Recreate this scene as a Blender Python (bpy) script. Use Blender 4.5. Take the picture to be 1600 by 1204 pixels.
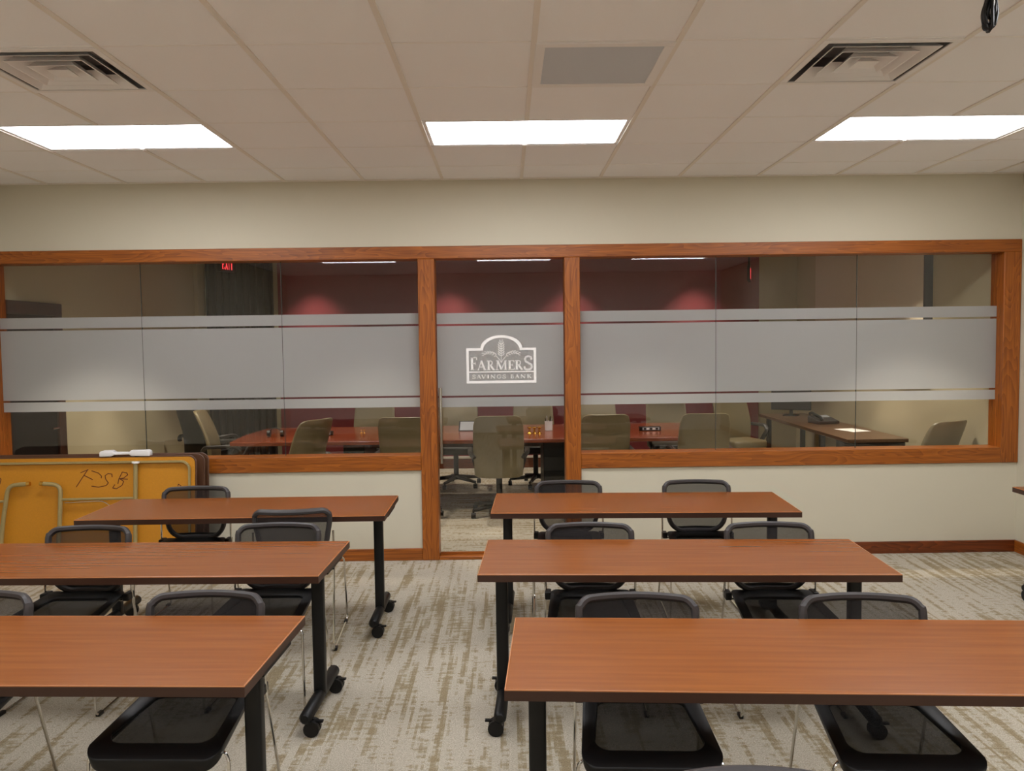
import bpy, bmesh, math, random
from mathutils import Vector, Matrix
random.seed(7)
for o in list(bpy.data.objects): bpy.data.objects.remove(o)
scene = bpy.context.scene
COL = scene.collection
PI = math.pi

# ------------------------------------------------------------------ camera
CAM_H = 1.730
cam_d = bpy.data.cameras.new('camera'); cam = bpy.data.objects.new('camera', cam_d); COL.objects.link(cam)
cam_d.sensor_fit = 'HORIZONTAL'; cam_d.sensor_width = 36.0; cam_d.lens = 36.0 * 1277.0 / 1600.0
cam_d.clip_start = 0.05; cam_d.clip_end = 100
_p, _r, _y = -0.0554, -0.0129, 0.0061
_f = Vector((math.sin(_y)*math.cos(_p), math.cos(_y)*math.cos(_p), math.sin(_p)))
_rt = Vector((math.cos(_y), -math.sin(_y), 0)); _up = _rt.cross(_f)
_r2 = _rt*math.cos(_r) + _up*math.sin(_r); _u2 = _up*math.cos(_r) - _rt*math.sin(_r)
cam.matrix_world = Matrix(((_r2.x, _u2.x, -_f.x, 0), (_r2.y, _u2.y, -_f.y, 0), (_r2.z, _u2.z, -_f.z, CAM_H), (0, 0, 0, 1)))
scene.camera = cam

# ------------------------------------------------------------------ world and exposure (light comes from the room's lamps and the added conference fill)
w = bpy.data.worlds.new('world'); scene.world = w; w.use_nodes = True
w.node_tree.nodes['Background'].inputs[0].default_value = (0.5, 0.5, 0.5, 1)
w.node_tree.nodes['Background'].inputs[1].default_value = 0.02
vs = scene.view_settings
vs.view_transform = 'Standard'; vs.look = 'None'; vs.gamma = 1.0; vs.use_curve_mapping = False
vs.exposure = 1.1
LENS_POWER = 7.2          # radiance of the troffer lenses
SPOT_POWER = 46.0
FILL_POWER = 58.0         # added conference room fill, over the table and by the glass
#        # conference room wall-wash downlights

# ------------------------------------------------------------------ materials
def s2l(c):
    return tuple(((v/255)/12.92 if v/255 <= .04045 else ((v/255+.055)/1.055)**2.4) for v in c)
MATS = {}
def new_mat(name):
    m = bpy.data.materials.new(name); m.use_nodes = True; MATS[name] = m
    nt = m.node_tree; return m, nt, nt.nodes, nt.links, nt.nodes['Principled BSDF']
def pm(name, rgb, rough=.5, metal=0, spec=.5, bump=0, bscale=200, coat=0, var=0):
    m, nt, N, L, b = new_mat(name)
    c = s2l(rgb)
    b.inputs['Base Color'].default_value = (*c, 1); b.inputs['Roughness'].default_value = rough
    b.inputs['Metallic'].default_value = metal; b.inputs['Specular IOR Level'].default_value = spec
    b.inputs['Coat Weight'].default_value = coat
    tc = N.new('ShaderNodeTexCoord'); ns = N.new('ShaderNodeTexNoise')
    ns.inputs['Scale'].default_value = bscale; ns.inputs['Detail'].default_value = 3
    L.new(tc.outputs['Object'], ns.inputs['Vector'])
    if var:
        mx = N.new('ShaderNodeMix'); mx.data_type = 'RGBA'
        mx.inputs[6].default_value = (*[v*(1-var) for v in c], 1); mx.inputs[7].default_value = (*[min(1, v*(1+var)) for v in c], 1)
        L.new(ns.outputs['Fac'], mx.inputs[0]); L.new(mx.outputs[2], b.inputs['Base Color'])
    if bump:
        bp = N.new('ShaderNodeBump'); bp.inputs['Strength'].default_value = bump; bp.inputs['Distance'].default_value = .002
        L.new(ns.outputs['Fac'], bp.inputs['Height']); L.new(bp.outputs['Normal'], b.inputs['Normal'])
    return m
def wood(name, dark, light, axis, rough=.35, fine=70, contrast=(.35, .7), cath=0.0, coat=0, spec=.5):
    m, nt, N, L, b = new_mat(name)
    tc = N.new('ShaderNodeTexCoord'); mp = N.new('ShaderNodeMapping')
    sc = [fine, fine, fine]; sc['xyz'.index(axis)] = 2.2
    mp.inputs['Scale'].default_value = sc
    L.new(tc.outputs['Object'], mp.inputs['Vector'])
    n1 = N.new('ShaderNodeTexNoise'); n1.inputs['Scale'].default_value = 1.0; n1.inputs['Detail'].default_value = 5; n1.inputs['Distortion'].default_value = .3
    L.new(mp.outputs['Vector'], n1.inputs['Vector'])
    src = n1.outputs['Fac']
    if cath:
        mp2 = N.new('ShaderNodeMapping'); sc2 = [9, 9, 9]; sc2['xyz'.index(axis)] = 1.1
        mp2.inputs['Scale'].default_value = sc2; L.new(tc.outputs['Object'], mp2.inputs['Vector'])
        n2 = N.new('ShaderNodeTexNoise'); n2.inputs['Scale'].default_value = 1.0; n2.inputs['Detail'].default_value = 1; n2.inputs['Distortion'].default_value = .6
        L.new(mp2.outputs['Vector'], n2.inputs['Vector'])
        mul = N.new('ShaderNodeMath'); mul.operation = 'MULTIPLY'; mul.inputs[1].default_value = 16; L.new(n2.outputs['Fac'], mul.inputs[0])
        fr = N.new('ShaderNodeMath'); fr.operation = 'FRACT'; L.new(mul.outputs[0], fr.inputs[0])
        mx0 = N.new('ShaderNodeMix'); mx0.inputs[0].default_value = cath
        L.new(n1.outputs['Fac'], mx0.inputs[2]); L.new(fr.outputs[0], mx0.inputs[3]); src = mx0.outputs[0]
    rp = N.new('ShaderNodeValToRGB'); e = rp.color_ramp.elements
    e[0].position, e[1].position = contrast; e[0].color = (*s2l(dark), 1); e[1].color = (*s2l(light), 1)
    L.new(src, rp.inputs['Fac']); L.new(rp.outputs['Color'], b.inputs['Base Color'])
    b.inputs['Roughness'].default_value = rough; b.inputs['Coat Weight'].default_value = coat; b.inputs['Coat Roughness'].default_value = .12
    b.inputs['Specular IOR Level'].default_value = spec
    return m
def emit(name, rgb, strength):
    m, nt, N, L, b = new_mat(name)
    b.inputs['Base Color'].default_value = (.8, .8, .8, 1)
    b.inputs['Emission Color'].default_value = (*s2l(rgb), 1); b.inputs['Emission Strength'].default_value = strength
    return m
def carpet(name, rot):
    m, nt, N, L, b = new_mat(name)
    tc = N.new('ShaderNodeTexCoord'); mp = N.new('ShaderNodeMapping'); mp.inputs['Rotation'].default_value = (0, 0, rot)
    L.new(tc.outputs['Object'], mp.inputs['Vector'])
    def noise(inc, scl, scale, detail, rough=.5, off=0):
        sn = N.new('ShaderNodeVectorMath'); sn.operation = 'SNAP'; sn.inputs[1].default_value = inc
        L.new(mp.outputs['Vector'], sn.inputs[0])
        m2 = N.new('ShaderNodeMapping'); m2.inputs['Scale'].default_value = scl; m2.inputs['Location'].default_value = (off, off*.7, 0)
        L.new(sn.outputs['Vector'], m2.inputs['Vector'])
        n = N.new('ShaderNodeTexNoise'); n.inputs['Scale'].default_value = scale; n.inputs['Detail'].default_value = detail; n.inputs['Roughness'].default_value = rough
        L.new(m2.outputs['Vector'], n.inputs['Vector']); return n.outputs['Fac']
    streak = noise((.012, .020, 1), (26, 1.6, 1), 1.0, 2, .5)
    fine = noise((.020, .010, 1), (14, 42, 1), 1.0, 1, .5, 3.3)
    patch = noise((.05, .05, 1), (1.3, .9, 1), 1.0, 2, .5, 7.1)
    speck = noise((.004, .004, 1), (230, 230, 1), 1.0, 1, .5, 1.3)
    def math_(op, a, bb):
        n = N.new('ShaderNodeMath'); n.operation = op
        for i, v in enumerate((a, bb)):
            if isinstance(v, (int, float)): n.inputs[i].default_value = v
            else: L.new(v, n.inputs[i])
        return n.outputs[0]
    s = math_('ADD', math_('MULTIPLY', streak, .62), math_('MULTIPLY', fine, .30))
    s = math_('ADD', s, math_('MULTIPLY', patch, .20))
    rp = N.new('ShaderNodeValToRGB'); e = rp.color_ramp.elements
    e[0].position = .575; e[0].color = (*s2l((192, 183, 166)), 1)
    e[1].position = .655; e[1].color = (*s2l((156, 141, 113)), 1)
    k = e.new(.60); k.color = (*s2l((172, 160, 136)), 1)
    L.new(s, rp.inputs['Fac'])
    rs = N.new('ShaderNodeValToRGB'); q = rs.color_ramp.elements
    q[0].position = .3; q[0].color = (.62, .62, .62, 1); q[1].position = .7; q[1].color = (1.12, 1.12, 1.12, 1)
    L.new(speck, rs.inputs['Fac'])
    mx = N.new('ShaderNodeMix'); mx.data_type = 'RGBA'; mx.blend_type = 'MULTIPLY'; mx.inputs[0].default_value = 1
    L.new(rp.outputs['Color'], mx.inputs[6]); L.new(rs.outputs['Color'], mx.inputs[7]); L.new(mx.outputs[2], b.inputs['Base Color'])
    b.inputs['Roughness'].default_value = .95; b.inputs['Specular IOR Level'].default_value = .1
    bp = N.new('ShaderNodeBump'); bp.inputs['Strength'].default_value = .35; bp.inputs['Distance'].default_value = .003
    L.new(speck, bp.inputs['Height']); L.new(bp.outputs['Normal'], b.inputs['Normal'])
    return m
def see_through(name, rgb, opac, rough=.6, weave=900):
    m, nt, N, L, b = new_mat(name)
    b.inputs['Base Color'].default_value = (*s2l(rgb), 1); b.inputs['Roughness'].default_value = rough; b.inputs['Specular IOR Level'].default_value = .15
    tr = N.new('ShaderNodeBsdfTransparent'); mix = N.new('ShaderNodeMixShader')
    tc = N.new('ShaderNodeTexCoord'); ns = N.new('ShaderNodeTexNoise'); ns.inputs['Scale'].default_value = weave; L.new(tc.outputs['Object'], ns.inputs['Vector'])
    mr = N.new('ShaderNodeMapRange'); mr.inputs['From Min'].default_value = .3; mr.inputs['From Max'].default_value = .7
    mr.inputs['To Min'].default_value = opac-.12; mr.inputs['To Max'].default_value = min(1, opac+.12)
    L.new(ns.outputs['Fac'], mr.inputs['Value']); L.new(mr.outputs['Result'], mix.inputs[0])
    L.new(tr.outputs[0], mix.inputs[1]); L.new(b.outputs[0], mix.inputs[2]); L.new(mix.outputs[0], N['Material Output'].inputs['Surface'])
    return m
def glass_mat():
    m, nt, N, L, b = new_mat('clear_glass')
    N.remove(b)
    tr = N.new('ShaderNodeBsdfTransparent'); tr.inputs[0].default_value = (.975, .985, .98, 1)
    gl = N.new('ShaderNodeBsdfGlossy'); gl.inputs['Roughness'].default_value = .0; gl.inputs[0].default_value = (.9, .9, .9, 1)
    fr = N.new('ShaderNodeFresnel'); fr.inputs['IOR'].default_value = 1.5
    ge = N.new('ShaderNodeNewGeometry'); mr = N.new('ShaderNodeMapRange'); mr.inputs['To Min'].default_value = 1.5; mr.inputs['To Max'].default_value = 1/1.5
    L.new(ge.outputs['Backfacing'], mr.inputs['Value']); L.new(mr.outputs['Result'], fr.inputs['IOR'])   # same air-glass reflectance on both faces of the straight-through pane
    mix = N.new('ShaderNodeMixShader'); L.new(fr.outputs[0], mix.inputs[0]); L.new(tr.outputs[0], mix.inputs[1]); L.new(gl.outputs[0], mix.inputs[2])
    L.new(mix.outputs[0], N['Material Output'].inputs['Surface']); return m
def film_mat():
    m, nt, N, L, b = new_mat('frosted_film')
    N.remove(b)
    tr = N.new('ShaderNodeBsdfTransparent'); tr.inputs[0].default_value = (.9, .92, .92, 1)
    df = N.new('ShaderNodeBsdfDiffuse'); df.inputs[0].default_value = (.52, .525, .52, 1)
    tl = N.new('ShaderNodeBsdfTranslucent'); tl.inputs[0].default_value = (.97, .98, .97, 1)
    m1 = N.new('ShaderNodeMixShader'); m1.inputs[0].default_value = .58; L.new(df.outputs[0], m1.inputs[1]); L.new(tl.outputs[0], m1.inputs[2])
    m2 = N.new('ShaderNodeMixShader'); m2.inputs[0].default_value = .10; L.new(m1.outputs[0], m2.inputs[1]); L.new(tr.outputs[0], m2.inputs[2])
    L.new(m2.outputs[0], N['Material Output'].inputs['Surface']); return m

M_wall = pm('wall_paint', (208, 201, 180), .75, bump=.15, bscale=350)
M_wallw = pm('pale_wall_paint', (238, 236, 232), .75, bump=.15, bscale=350)
M_wallc = pm('conference_wall_paint', (182, 170, 138), .75, bump=.15, bscale=350)
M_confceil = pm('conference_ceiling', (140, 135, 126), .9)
M_panel = pm('pale_board', (204, 190, 166), .6)
M_drape = pm('dark_drape', (44, 34, 31), .9, bump=.3, bscale=300)
M_red = pm('red_wall_paint', (128, 46, 51), .65, bump=.15, bscale=350)
M_tile = pm('ceiling_tile', (245, 245, 246), .9, bump=.35, bscale=420, var=.04)
M_grid = pm('ceiling_grid_metal', (232, 226, 217), .5)
M_tee = pm('ceiling_tee_metal', (243, 241, 239), .5)
M_metalw = pm('white_metal', (238, 236, 234), .45)
M_duct = pm('duct_dark', (132, 128, 130), .8)
M_grille = pm('grey_grille', (204, 209, 216), .7, bump=.5, bscale=900)
M_lens = emit('light_lens', (247, 248, 252), LENS_POWER)
M_oakx = wood('oak_x', (118, 60, 14), (174, 98, 30), 'x', .38, 70, (.28, .70), .22)
M_oakz = wood('oak_z', (118, 60, 14), (174, 98, 30), 'z', .38, 70, (.28, .70), .22)
M_oaky = wood('oak_y', (118, 60, 14), (174, 98, 30), 'y', .38, 70, (.28, .70), .22)
M_base = wood('baseboard_oak', (84, 36, 10), (128, 62, 22), 'x', .35, 55, (.3, .7), .3)
M_darkwood = wood('dark_door_wood', (40, 20, 12), (66, 34, 20), 'z', .4, 50)
M_top = wood('mahogany_laminate', (130, 72, 30), (148, 86, 38), 'x', .25, 42, (.25, .78))
M_edge = pm('table_edge_band', (58, 31, 18), .4)
M_bevel = pm('table_bevel_highlight', (186, 122, 72), .4)
M_desk = wood('walnut_desk_laminate', (84, 62, 44), (108, 84, 62), 'y', .3, 42, (.3, .7), .1)
M_conftop = wood('conference_laminate', (104, 48, 26), (140, 70, 40), 'x', .18, 42, (.3, .7), .1)
M_carpet = carpet('carpet_classroom', 0)
M_carpet2 = carpet('carpet_conference', PI/2)
M_blk = pm('black_metal', (12, 12, 12), .45, spec=.35)
M_blkp = pm('black_plastic', (13, 12, 12), .45, spec=.35, bump=.1, bscale=600)
M_rim = pm('charcoal_plastic', (56, 52, 52), .5, bump=.1, bscale=600)
M_mesh = see_through('back_mesh', (48, 45, 45), .78)
M_smesh = see_through('seat_mesh', (14, 13, 13), .95)
M_chrome = pm('chrome', (215, 212, 206), .12, metal=1)
M_steel = pm('brushed_steel', (196, 192, 186), .16, metal=1)
M_glass = glass_mat(); M_film = film_mat()
M_seam = pm('glass_edge', (70, 78, 74), .2)
M_vinyl = pm('white_vinyl', (248, 246, 242), .5)
M_tan = pm('tan_leather', (128, 116, 86), .42, bump=.2, bscale=160)
M_brnlth = pm('dark_leather', (44, 40, 36), .4, bump=.2, bscale=160)
M_chip = pm('mustard_hardboard', (200, 134, 24), .55, bscale=90, var=.10)
M_olive = pm('olive_painted_steel', (158, 140, 92), .4)
M_brownedge = pm('brown_vinyl_edge', (84, 52, 30), .5)
M_ink = pm('brown_marker_ink', (96, 46, 22), .8)
M_whitep = pm('white_plastic', (238, 236, 236), .4)
M_brass = pm('brass', (214, 170, 84), .25, metal=1)
M_paper = pm('paper', (238, 236, 228), .8)
M_screen = pm('grey_screen', (170, 172, 176), .25)
M_exitred = emit('exit_red', (230, 30, 50), .9)
M_strip = pm('pale_glare', (240, 234, 224), .3)
M_spotlens = emit('downlight_lens', (255, 214, 180), 3.0)

# ------------------------------------------------------------------ mesh helpers
class MB:
    def __init__(s): s.v = []; s.f = []
    def add(s, vs_, fs):
        o = len(s.v); s.v += [tuple(p) for p in vs_]; s.f += [tuple(i+o for i in f) for f in fs]; return s
    def box(s, x0, x1, y0, y1, z0, z1):
        return s.add([(x0, y0, z0), (x1, y0, z0), (x1, y1, z0), (x0, y1, z0), (x0, y0, z1), (x1, y0, z1), (x1, y1, z1), (x0, y1, z1)],
                     [(3, 2, 1, 0), (4, 5, 6, 7), (0, 1, 5, 4), (1, 2, 6, 5), (2, 3, 7, 6), (3, 0, 4, 7)])
    def tube(s, path, r, n=8, closed=False, cap=True, r2=None):
        """round (or elliptical, r2 = half-size along the local binormal) tube through the points of path"""
        P = [Vector(p) for p in path]; m = len(P); T = []
        for i in range(m):
            a = P[(i-1) % m] if (closed or i > 0) else P[i]; b = P[(i+1) % m] if (closed or i < m-1) else P[i]
            T.append((b-a).normalized())
        ref = Vector((0, 0, 1)) if abs(T[0].z) < .9 else Vector((0, 1, 0))
        nrm = (ref - T[0]*ref.dot(T[0])).normalized(); vs_ = []
        rr = r if isinstance(r, (list, tuple)) else [r]*m
        for i in range(m):
            nrm = (nrm - T[i]*nrm.dot(T[i])).normalized(); bn = T[i].cross(nrm)
            for k in range(n):
                a = 2*PI*k/n; vs_.append(P[i] + nrm*math.cos(a)*rr[i] + bn*math.sin(a)*(r2 or rr[i]))
        fs = []
        for i in range(m if closed else m-1):
            j = (i+1) % m
            for k in range(n): l = (k+1) % n; fs.append((i*n+k, i*n+l, j*n+l, j*n+k))
        if cap and not closed:
            fs.append(tuple(reversed(range(n)))); fs.append(tuple((m-1)*n+k for k in range(n)))
        return s.add(vs_, fs)
    def cyl(s, a, b, r, n=16): return s.tube([a, b], r, n)
    def lathe(s, prof, n=20, c=(0, 0, 0)):
        vs_ = []; m = len(prof)
        for r, z in prof:
            for k in range(n): a = 2*PI*k/n; vs_.append((c[0]+r*math.cos(a), c[1]+r*math.sin(a), c[2]+z))
        fs = [(i*n+k, i*n+(k+1) % n, (i+1)*n+(k+1) % n, (i+1)*n+k) for i in range(m-1) for k in range(n)]
        fs.append(tuple(reversed(range(n)))); fs.append(tuple((m-1)*n+k for k in range(n)))
        return s.add(vs_, fs)
    def prism(s, poly, z0, z1):
        n = len(poly); vs_ = [(x, y, z0) for x, y in poly] + [(x, y, z1) for x, y in poly]
        fs = [tuple(reversed(range(n))), tuple(range(n, 2*n))] + [(k, (k+1) % n, n+(k+1) % n, n+k) for k in range(n)]
        return s.add(vs_, fs)
    def grid(s, nu, nv, fn):
        vs_ = [fn(i/(nu-1), j/(nv-1)) for j in range(nv) for i in range(nu)]
        return s.add(vs_, [(j*nu+i, j*nu+i+1, (j+1)*nu+i+1, (j+1)*nu+i) for j in range(nv-1) for i in range(nu-1)])
    def strip(s, pts, w_, y0, y1):
        """flat brush stroke in the xz plane through pts, w_ wide, between depths y0 and y1"""
        for a, b in zip(pts[:-1], pts[1:]):
            dx, dz = b[0]-a[0], b[1]-a[1]; l = math.hypot(dx, dz) or 1e-6
            e = w_*.18 if len(pts) > 2 else 0
            ux, uz = dx/l, dz/l; nx, nz = -uz*w_/2, ux*w_/2
            q = [(a[0]-ux*e+nx, a[1]-uz*e+nz), (b[0]+ux*e+nx, b[1]+uz*e+nz), (b[0]+ux*e-nx, b[1]+uz*e-nz), (a[0]-ux*e-nx, a[1]-uz*e-nz)]
            s.add([(x, y0, z) for x, z in q] + [(x, y1, z) for x, z in q],
                  [(0, 1, 2, 3), (7, 6, 5, 4), (0, 4, 5, 1), (1, 5, 6, 2), (2, 6, 7, 3), (3, 7, 4, 0)])
        return s
    def mesh(s, name, mat, bevel=0, seg=2, smooth=False):
        me = bpy.data.meshes.new(name); me.from_pydata(s.v, [], s.f)
        bm = bmesh.new(); bm.from_mesh(me)
        bmesh.ops.recalc_face_normals(bm, faces=bm.faces[:])
        if bevel:
            ed = [e for e in bm.edges if len(e.link_faces) == 2 and e.calc_face_angle(0) > .6]
            bmesh.ops.bevel(bm, geom=ed, offset=bevel, segments=seg, affect='EDGES', profile=.5)
        bm.to_mesh(me); bm.free()
        if smooth:
            for p in me.polygons: p.use_smooth = True
            try: me.set_sharp_from_angle(angle=math.radians(42))
            except Exception: pass
        me.materials.append(mat); return me
    def build(s, name, mat, parent=None, bevel=0, seg=2, smooth=False, loc=None, rot=None):
        return link(name, s.mesh(name, mat, bevel, seg, smooth), parent, loc, rot)
def link(name, me, parent=None, loc=None, rot=None):
    o = bpy.data.objects.new(name, me); COL.objects.link(o); o.parent = parent
    if loc: o.location = loc
    if rot: o.rotation_euler = rot
    return o
def tag(o, label, cat, group=None, kind=None):
    o['label'] = label; o['category'] = cat
    if group: o['group'] = group
    if kind: o['kind'] = kind
    return o
def thing(name, label, cat, loc=(0, 0, 0), rz=0, group=None, kind=None):
    o = bpy.data.objects.new(name, None); COL.objects.link(o); o.empty_display_size = .1
    o.location = loc; o.rotation_euler = (0, 0, rz); return tag(o, label, cat, group, kind)
def copy_tree(o, parent=None):
    c = o.copy(); COL.objects.link(c); c.parent = parent
    for ch in list(o.children): copy_tree(ch, c)
    return c
def copy_thing(o, loc, rz, label, group=None):
    c = copy_tree(o); c.location = loc; c.rotation_euler = (0, 0, rz); c['label'] = label
    if group: c['group'] = group
    return c
def fillet(pts, r, n=5):
    P = [Vector(p) for p in pts]; out = [P[0]]
    for i in range(1, len(P)-1):
        a, b, c = P[i-1], P[i], P[i+1]; d1 = (a-b); d2 = (c-b)
        rr = min(r, d1.length*.45, d2.length*.45); p0 = b+d1.normalized()*rr; p2 = b+d2.normalized()*rr
        for k in range(n+1):
            t = k/n; out.append(p0*(1-t)**2 + b*2*t*(1-t) + p2*t*t)
    out.append(P[-1]); return out
def rrect(hx0, hx1, y0, y1, r, n=6):
    """rounded rectangle outline, half width hx0 at y0 and hx1 at y1"""
    out = []
    for (cx, cy, a0) in ((hx0-r, y0+r, -PI/2), (hx1-r, y1-r, 0), (-(hx1-r), y1-r, PI/2), (-(hx0-r), y0+r, PI)):
        for k in range(n+1): a = a0+PI/2*k/n; out.append((cx+r*math.cos(a), cy+r*math.sin(a)))
    return out

# ------------------------------------------------------------------ the setting
XL, XR, YB, YF, H = -4.08, 4.03, -2.4, 6.405, 2.974
YC = 6.555; YE = 11.05; XCR = 3.93; HC = 2.90       # conference room behind the glass wall
G = .6096; GX = .1318; GY = 3.5054
ZH0, ZH1 = 2.368, 2.465; ZS0, ZS1 = .715, .835       # header and sill
def struct(o, label, cat): return tag(o, label, cat, kind='structure')
struct(MB().box(XL-.1, XR+.1, YB-.1, 6.48, -.1, 0).build('floor', M_carpet), 'beige carpet with brown streaks under the training tables', 'floor')
struct(MB().box(XL-.1, XCR+.2, 6.48, YE+.1, -.1, 0).build('floor_conference', M_carpet2), 'striped carpet of the conference room behind the glass', 'floor')
struct(MB().box(XL-.12, XL, YB-.1, YF, 0, H).build('wall_left', M_wall), 'beige side wall by the folding tables', 'wall')
struct(MB().box(XR, XR+.12, YB-.1, YF, 0, H).build('wall_right', M_wall), 'bare beige side wall by the lone table', 'wall')
struct(MB().box(XL, XR, YB-.12, YB, 0, H).build('wall_front', M_wallw), 'pale wall facing the glass partition', 'wall')
wb = MB().box(XL-.12, XR+.12, YF, YC, ZH1-.01, H+.1)
wb.box(XL-.12, -.62, YF, YC, 0, ZS0+.01).box(.52, XR+.12, YF, YC, 0, ZS0+.01)
wb.box(XL-.12, XL+.06, YF, YC, ZS0, ZH1).box(XR-.03, XR+.12, YF, YC, ZS0, ZH1)
struct(wb.build('wall_back', M_wall), 'beige partition wall above and below the oak-framed glass', 'wall')
# conference room shell
struct(MB().box(XL-.12, XL, YC, YE+.1, 0, HC).build('wall_conference_left', M_wallc), 'tan conference room side wall with the dark door', 'wall')
struct(MB().box(XCR, XCR+.2, YC, YE+.1, 0, HC).build('wall_conference_right', M_wallc), 'tan conference room side wall beside the long desk', 'wall')
wcb = struct(MB().box(XL, XCR, YE, YE+.1, 0, HC).build('wall_conference_back', M_wallc), 'conference room end wall with the red accent panel', 'wall')
MB().box(-3.06, 3.41, YE-.012, YE, .16, HC).build('accent_panel', M_red, wcb)
MB().box(XL, XCR, YE-.03, YE, 0, .135).build('baseboard', M_base, wcb, bevel=.004)
MB().box(-3.06, 3.41, YE-.04, YE, .135, .165).build('glare_strip', M_strip, wcb, bevel=.004)  # pale strip stands in for the glare line along the baseboard top
struct(MB().box(XL-.12, XCR+.2, YC, YE+.1, HC, HC+.1).build('ceiling_conference', M_confceil), 'plain ceiling of the conference room', 'ceiling')
MB().box(XL, XL+.05, YE-.28, YE-.02, .14, HC).build('corner_pilaster', M_wallc, bpy.data.objects['wall_conference_left'])

# ceiling: tiles, T-bars
ceil = struct(MB().box(XL-.12, XR+.12, YB-.12, YF+.1, H+.16, H+.2).build('ceiling', M_tile), 'off-white suspended ceiling of square acoustic tiles', 'ceiling')
xs = [XL] + [GX+k*G for k in range(-6, 7)] + [XR]
ys = [YB] + [GY+m*G for m in range(-9, 5)] + [YF]
LIGHT_ROWS = [2, -2, -6]                          # grid row index of each row of troffers
LIGHT_COLS = [-5, -1, 3]
skip = {(c+d, m) for c in LIGHT_COLS for m in LIGHT_ROWS for d in (0, 1)} | {(2, 0), (-4, 0), (0, 0)}
tile_cache = {}; far_tiles = MB()
for i in range(len(xs)-1):
    for j in range(len(ys)-1):
        k, m = i-7, j-10
        if (k, m) in skip: continue
        wx, wy = xs[i+1]-xs[i], ys[j+1]-ys[j]; cx, cy = (xs[i]+xs[i+1])/2, (ys[j]+ys[j+1])/2
        if m < -2:
            far_tiles.box(xs[i]+.004, xs[i+1]-.004, ys[j]+.001, ys[j+1]-.001, H+.006, H+.02); continue
        key = (round(wx, 3), round(wy, 3))
        if key not in tile_cache:
            tile_cache[key] = MB().box(-wx/2+.004, wx/2-.004, -wy/2+.001, wy/2-.001, 0, .014).mesh('tile', M_tile, bevel=.0012, seg=1)
        link('tile', tile_cache[key], ceil, (cx, cy, H+.006))
ft = far_tiles.build('tile_field', M_tile, ceil); ft['kind'] = 'stuff'
for i, x in enumerate(xs[1:-1]):
    k = i-6; r_ = MB(); y_ = YB                        # the runner stops at a troffer it would cross
    for m in sorted(LIGHT_ROWS) if (k-1) in LIGHT_COLS else []:
        r_.box(x-.012, x+.012, y_, GY+m*G, H, H+.007); y_ = GY+(m+1)*G
    r_.box(x-.012, x+.012, y_, YF, H, H+.007).build('grid_runner', M_grid, ceil)
for y in ys[1:-1]: MB().box(XL, XR, y-.007, y+.007, H+.004, H+.0075).build('cross_tee', M_tee, ceil)
MB().box(XL, XR, YF-.02, YF, H-.002, H+.006).build('wall_angle', M_grid, ceil)

# light troffers
def make_troffer():
    t = thing('ceiling_light', 'glowing 2 by 4 foot troffer over the aisle', 'ceiling light', group='recessed ceiling troffers')
    fr = MB()
    for (a, b, c, d) in ((-.597, .597, -.293, -.272), (-.597, .597, .272, .293), (-.597, -.576, -.272, .272), (.576, .597, -.272, .272)):
        fr.box(a, b, c, d, .006, .03)
    fr.build('door_frame', M_metalw, t, bevel=.002, seg=1)
    MB().box(-.575, .575, -.271, .271, .016, .022).build('lens', M_lens, t)
    hs = MB().box(-.597, .597, -.293, .293, .10, .11)
    for (a, b, c, d) in ((-.597, .597, -.297, -.293), (-.597, .597, .293, .297), (-.601, -.597, -.293, .293), (.597, .601, -.293, .293)):
        hs.box(a, b, c, d, .03, .10)
    hs.build('housing', M_metalw, t)
    MB().box(-.012, .012, .276, .290, .002, .006).build('latch', M_grid, t)
    return t
tr0 = make_troffer(); first = True
names = {-5: 'over the folding-tables side of the room', -1: 'over the aisle and glass door', 3: 'over the bare-wall side of the room'}
rown = {2: 'bright recessed troffer nearest the glass wall, ', -2: 'bright recessed troffer second from the glass wall, ',
        -6: 'bright recessed troffer third from the glass wall, ', -10: 'bright recessed troffer farthest from the glass wall, '}
for m in LIGHT_ROWS:
    for c in LIGHT_COLS:
        loc = (GX+(c+1)*G, GY+(m+.5)*G, H); lb = rown[m]+names[c]
        if first: tr0.location = loc; tr0['label'] = lb; first = False
        else: copy_thing(tr0, loc, 0, lb)

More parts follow.
